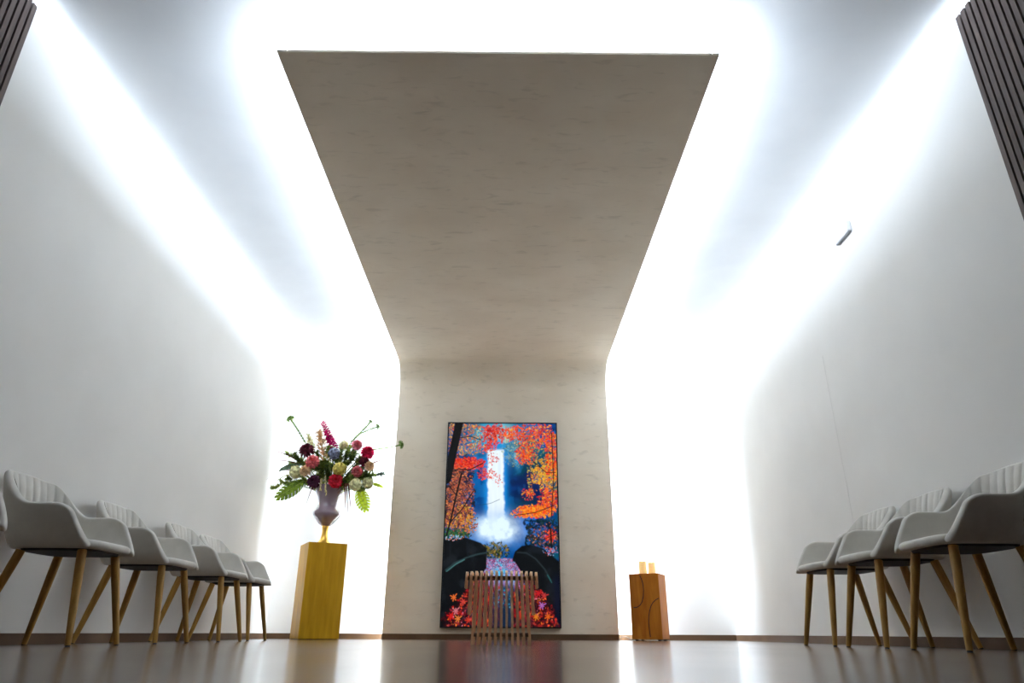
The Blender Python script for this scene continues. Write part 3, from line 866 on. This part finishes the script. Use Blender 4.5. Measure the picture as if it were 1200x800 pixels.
B('globe_flower', 'cream globe flower at the left side of the bouquet', 'flower', 346.5, 553, YU - .13, 7.5, 'globe', F['cream'])
B('globe_flower', 'yellow globe flower at the centre of the bouquet', 'flower', 398, 549, YU - .20, 7.6, 'globe', F['yel'])
B('globe_flower', 'blue grey globe flower at the centre below the magenta spike', 'flower', 391.5, 531.5, YU - .16, 6.8, 'globe', F['blue'])
B('globe_flower', 'cream globe flower lower right, nearer the urn', 'flower', 416.5, 567.5, YU - .14, 7, 'globe', F['cream'])
B('globe_flower', 'cream globe flower lower right, outermost above the yellow green leaf', 'flower', 431, 565.5, YU - .08, 6.8, 'globe', F['cream'])
B('globe_flower', 'pale cream globe flower at top right behind the green leaves', 'flower', 403, 521.5, YU + .02, 5.5, 'globe', F['cream'])
B('astilbe', 'peach feathery plume at the top left beside the magenta spike', 'flower', 377, 523, YU - .08, 9, 'spray', F['peach'], 'plume')
B('astilbe', 'pale cream feathery plume at the back, behind the burgundy dahlia', 'flower', 364, 518, YU + .04, 5.5, 'spray', F['cream'], 'plume')

def spike():
    a, b = at(391.5, 526, YU - .06), at(378.5, 494.5, YU - .02)
    t = thing('larkspur', 'tall magenta flower spike at the top of the bouquet', 'flower', a, GF)
    mb = MB(); ax = (b - a).normalized(); _, e, f = frame(ax)
    for k in range(85):
        s = k / 85; q = k * 2.4; rr = K * (6.2 - 3.2 * s)
        d = (e * math.cos(q) + f * math.sin(q)); c = a.lerp(b, s) + d * rr * .35
        for j in range(3):
            dd = (d + ax * random.uniform(-.2, .6) + Vector((random.uniform(-.5, .5),) * 3)).normalized()
            mb.petal(c, c + dd * rr * .8, rr * .6, ax, .4)
    mb.build('florets', F['mag'], t, smooth=True)
    MB().tube([ROOT, a.lerp(ROOT, .4), a, b], [.004, .004, .003, .001], 6).build('stem', G['dark'], t, smooth=True)
spike()

def bells(label, pts, tip_r=4.5, y0=YU, dy=0.0):
    P = [at(u, v, y0 + dy * i) for i, (u, v) in enumerate(pts)]
    t = thing('bells_of_ireland', label, 'flower stem', P[0], GF)
    path = stem_path(P[0]) + P[1:]
    MB().tube(path, [.004] * 7 + [.002] * (len(P) - 1), 6).build('stem', G['bell'], t, smooth=True)
    mb = MB(); n = 4
    for a, b in zip(P[:-1], P[1:]):
        for k in range(n):
            c = a.lerp(b, k / n); ax = (b - a).normalized(); _, e, f = frame(ax)
            mb.ball(c, K * 1.25, 8, 6, (1, 1, .8))
            for j in range(4):
                q = j * PI / 2 + k * .8; d = e * math.cos(q) + f * math.sin(q)
                mb.petal(c, c + (d + ax * .7).normalized() * K * 2.3, K * 2.1, ax, .6)
    mb.build('bell_whorls', G['bell'], t, smooth=True)
    ax = (P[-1] - P[-2]).normalized()
    rosette(P[-1], ax, tip_r * K * 1.25, [(7, -.3, .9), (6, .0, 1), (6, .5, .9), (5, 1.0, .8)], .8, .5).build('tip_rosette', G['bell'], t, smooth=True)
bells('green bell flower stem leaning up at the top left', [(357, 517), (350, 505), (344, 496), (340.5, 491)])
bells('green bell flower stem leaning up at the top right', [(412, 517), (422, 508), (433, 503), (442, 500)], 3.6)
bells('short pale green bell flower stem behind the top right one', [(416, 513), (425, 504), (431, 498), (434, 494)], 2.6, YU + .08)
bells('green bell flower stem reaching right across the plaster panel edge', [(438, 526.5), (450, 525), (460, 523.5), (469, 521)], 4.6)

def monstera(label, base, tip, wpx, m, y0, y1, nf=8, flip=1):
    a, b = at(*base, y0), at(*tip, y1)
    t = thing('monstera_leaf', label, 'leaf', a, GS)
    mb = MB(); ax = b - a; L = ax.length; ax.normalize()
    view = Vector((.25, -1, .1)).normalized(); side = ax.cross(view).normalized(); nrm = side.cross(ax)
    W = wpx * K
    for s in (-1, 1):
        # web near the midrib, split into fingers outside it
        for k in range(nf):
            f0, f1 = k / nf, (k + .88) / nf
            pf = lambda f: math.sin(PI * min(1, .12 + f * .88)) ** .6 * (1 - .15 * f)
            q0, q1 = a + ax * L * f0, a + ax * L * f1; q2 = a + ax * L * ((k + 1) / nf)
            w0, w1 = W * pf(f0), W * pf(f1); sl = ax * (L * .10)
            i0, i1, i2 = q0 + side * s * w0 * .55 + sl * .5, q1 + side * s * w1 * .55 + sl * .5, q2 + side * s * w1 * .50 + sl * .5
            o0 = q0 + side * s * w0 * .92 + sl - nrm * w0 * .16; o1 = q1 + side * s * w1 * 1.0 + sl * 1.15 - nrm * w1 * .18
            mid0 = q0 + side * s * w0 * .68 + sl * .7 - nrm * w0 * .06; mid1 = q1 + side * s * w1 * .70 + sl * .75 - nrm * w1 * .06
            vs = [q0, q1, i1, i0, mid1, mid0, o1, o0, q2, i2, (o0 + o1) / 2 + side * s * W * .07 + sl * .2]
            mb.add(vs, [(0, 1, 2, 3), (3, 2, 4, 5), (5, 4, 6, 7), (1, 8, 9, 2), (7, 6, 10)])
    mb.build('blade', m, t)
    MB().tube(stem_path(a, .2) + [b], [.004] * 7 + [.0012], 6).build('stem', G['mid'], t, smooth=True)
monstera('large dark olive split leaf hanging at the lower left', (356, 563), (325, 583), 10, G['mons'], YU - .12, YU - .2)
monstera('bright yellow green split leaf hanging at the lower right', (421, 572), (429, 598), 10, G['lime'], YU - .06, YU - .04)

def simple_leaf(label, base, tip, wpx, m, y=YU - .08):
    a, b = at(*base, y), at(*tip, y)
    t = thing('leaf', label, 'leaf', a, GS)
    MB().petal(a, b, wpx * K, Vector((.2, -1, .3)), .3).build('blade', m, t, smooth=True)
    MB().tube(stem_path(a, .2), .003, 6).build('stem', G['mid'], t, smooth=True)
simple_leaf('narrow yellow leaf pointing right at the lower right', (434, 566), (450, 572), 5, G['lime'], YU - .02)
simple_leaf('broad grey green leaf at the left above the cream globe', (354, 544), (327, 552), 7, G['sage'], YU - .10)

def blade_stem(label, base, tip, m, sag=.25, y=YU - .08, w=1.5):
    a, b = at(*base, y), at(*tip, y - .02)
    t = thing('grass_blade', label, 'grass blade', a, GS)
    mb = MB(); n = 8; mid = a.lerp(b, .55) + Vector((0, 0, sag * (b - a).length)); vs = []; fs = []
    for k in range(n + 1):
        f = k / n; p = a * (1 - f) ** 2 + mid * 2 * f * (1 - f) + b * f * f
        d = (b - a).normalized(); s = d.cross(Vector((0, -1, .2))).normalized() * (w * K * .75 * (1 - f * .85))
        vs += [p - s, p + s + Vector((0, .001, 0)), p + Vector((0, -.0015, 0))]
    for k in range(n):
        i = 3 * k; fs += [(i, i + 2, i + 5, i + 3), (i + 2, i + 1, i + 4, i + 5), (i + 1, i, i + 3, i + 4)]
    mb.add(vs, fs); mb.build('blade', m, t, smooth=True)
    MB().tube(stem_path(a, .1), .002, 5).build('stem', m, t, smooth=True)
blade_stem('upper reddish brown grass blade pointing left', (350, 540), (321, 528.5), G['brown'], .12)
blade_stem('second reddish brown grass blade pointing left', (350, 544), (322, 540), G['brown'], .15)
blade_stem('thin brown grass blade drooping at the far left', (345, 552), (312, 562), G['brown'], .35, w=.8)
blade_stem('olive grass blade curling down at the far left', (345, 556), (315, 573), G['mid'], .35)
blade_stem('thin brown grass blade hanging left of the urn', (366, 570), (359, 590), G['brown'], .05, YU - .17, .8)
blade_stem('long brown grass blade hanging right of the urn, leftmost', (404, 566), (405, 600), G['brown'], .0, YU - .15)
blade_stem('long brown grass blade hanging right of the urn, middle', (406, 566), (408, 606), G['brown'], .0, YU - .16, 1.3)
blade_stem('long brown grass blade hanging right of the urn, rightmost', (408, 566), (411.5, 600), G['brown'], .0, YU - .14)
blade_stem('reddish brown grass blade pointing right', (436, 543), (452, 537.5), G['brown'], .08, YU - .06)
blade_stem('short brown grass blade pointing right below the peach carnation', (436, 549), (449, 548), G['brown'], .05, YU - .06, .7)

def drooper(label, base, tip, y):
    a, b = at(*base, y), at(*tip, y)
    t = thing('amaranth', label, 'flower', a, GF)
    mb = MB()
    for k in range(26):
        p = a.lerp(b, k / 26); 
        for j in range(2):
            d = Vector((random.uniform(-1, 1), random.uniform(-1, .3), -.9)).normalized()
            mb.petal(p, p + d * K * 2.4, K * .8, Vector((0, -1, 0)), .3)
    mb.build('tassel', G['straw'], t, smooth=True)
    MB().tube(stem_path(a, .5), .003, 6).build('stem', G['mid'], t, smooth=True)
drooper('straw coloured drooping tassel over the front of the urn', (381, 557), (382.5, 580), YU - .20)
drooper('short straw coloured tassel left of the drooping one on the urn', (377, 560), (375.5, 574), YU - .19)

def sprig(label, u, v, y, size, m, seed, name='foliage_sprig'):
    random.seed(seed)
    p = at(u, v, y); t = thing(name, label, 'foliage', p, GS)
    path = stem_path(p, .3); mb = MB()
    ax = (path[-1] - path[-3]).normalized(); _, e, f = frame(ax)
    for k in range(36):
        s = random.uniform(0, 1); q = k * 2.4
        c = p - ax * s * size * K * 2.0
        d = (e * math.cos(q) + f * math.sin(q) + ax * random.uniform(.2, .9)).normalized()
        L = size * K * random.uniform(.8, 1.25)
        mb.petal(c, c + d * L, L * .62, ax, .3)
    mb.build('leaves', m, t, smooth=True)
    MB().tube(path, .003, 5).build('stem', G['dark'], t, smooth=True)
LBL = 'green leafy filler sprig tucked among the blooms in the urn'
fill = [(345, 533), (352, 538), (336, 560), (329, 565), (340, 567), (335, 572), (371, 530), (378, 538), (384, 545), (376, 552), (384, 556), (400, 536), (408, 530), (405, 541), (412, 538), (410, 524), (416, 532), (424, 536), (420, 543), (409, 558), (405, 566), (424, 559), (424, 549), (385, 524), (400, 528), (430, 556), (352, 564), (425, 572), (436, 556), (372, 556), (395, 541), (340, 545)]
rf = random.Random(77)
while len(fill) < 74:
    q_, k_ = rf.uniform(0, 2 * PI), math.sqrt(rf.random())
    fill.append((388 + 50 * k_ * math.cos(q_), 546 + 21 * k_ * math.sin(q_)))
for i, (u_, v_) in enumerate(fill):
    sprig(LBL, u_, v_, YU + ((-.12, -.06, .0, -.09)[i % 4] if i < 32 else (.02, .08, -.03)[i % 3]), (5.5, 6.5, 5)[i % 3], (G['dark'], G['mid'], G['dark'], G['mid'])[i % 4], 100 + i)
sprig('sage green sprig pointing right at the right side of the bouquet', 448, 555, YU - .04, 4.5, G['sage'], 300)
sprig('small green sprig sticking out left above the brown grass blades', 336, 530.5, YU - .06, 4.5, G['mid'], 301)
sprig('olive leafy sprig hanging lowest at the far left', 319, 571, YU - .10, 5, G['mid'], 302)

# ------------------------------------------------------------------ light, camera, view
w = bpy.data.worlds.new('world'); S.world = w; w.use_nodes = True
w.node_tree.nodes['Background'].inputs['Color'].default_value = (.0, .0, .0, 1)

cd = bpy.data.cameras.new('camera'); cam = bpy.data.objects.new('camera', cd); COL.objects.link(cam)
cd.sensor_width = 36; cd.sensor_fit = 'HORIZONTAL'; cd.lens = CAMF / 1200 * 36; cd.clip_start = .02; cd.clip_end = 100
cam.matrix_world = Matrix(((rt.x, up.x, -fw.x, 0), (rt.y, up.y, -fw.y, 0), (rt.z, up.z, -fw.z, CAMH), (0, 0, 0, 1)))
S.camera = cam
S.view_settings.view_transform = 'Standard'; S.view_settings.look = 'None'
S.view_settings.exposure = 0.74; S.view_settings.gamma = 1; S.view_settings.use_curve_mapping = False
S.cycles.use_denoising = True
S.cycles.max_bounces = 10; S.cycles.diffuse_bounces = 6; S.cycles.glossy_bounces = 4
S.cycles.sample_clamp_indirect = 8
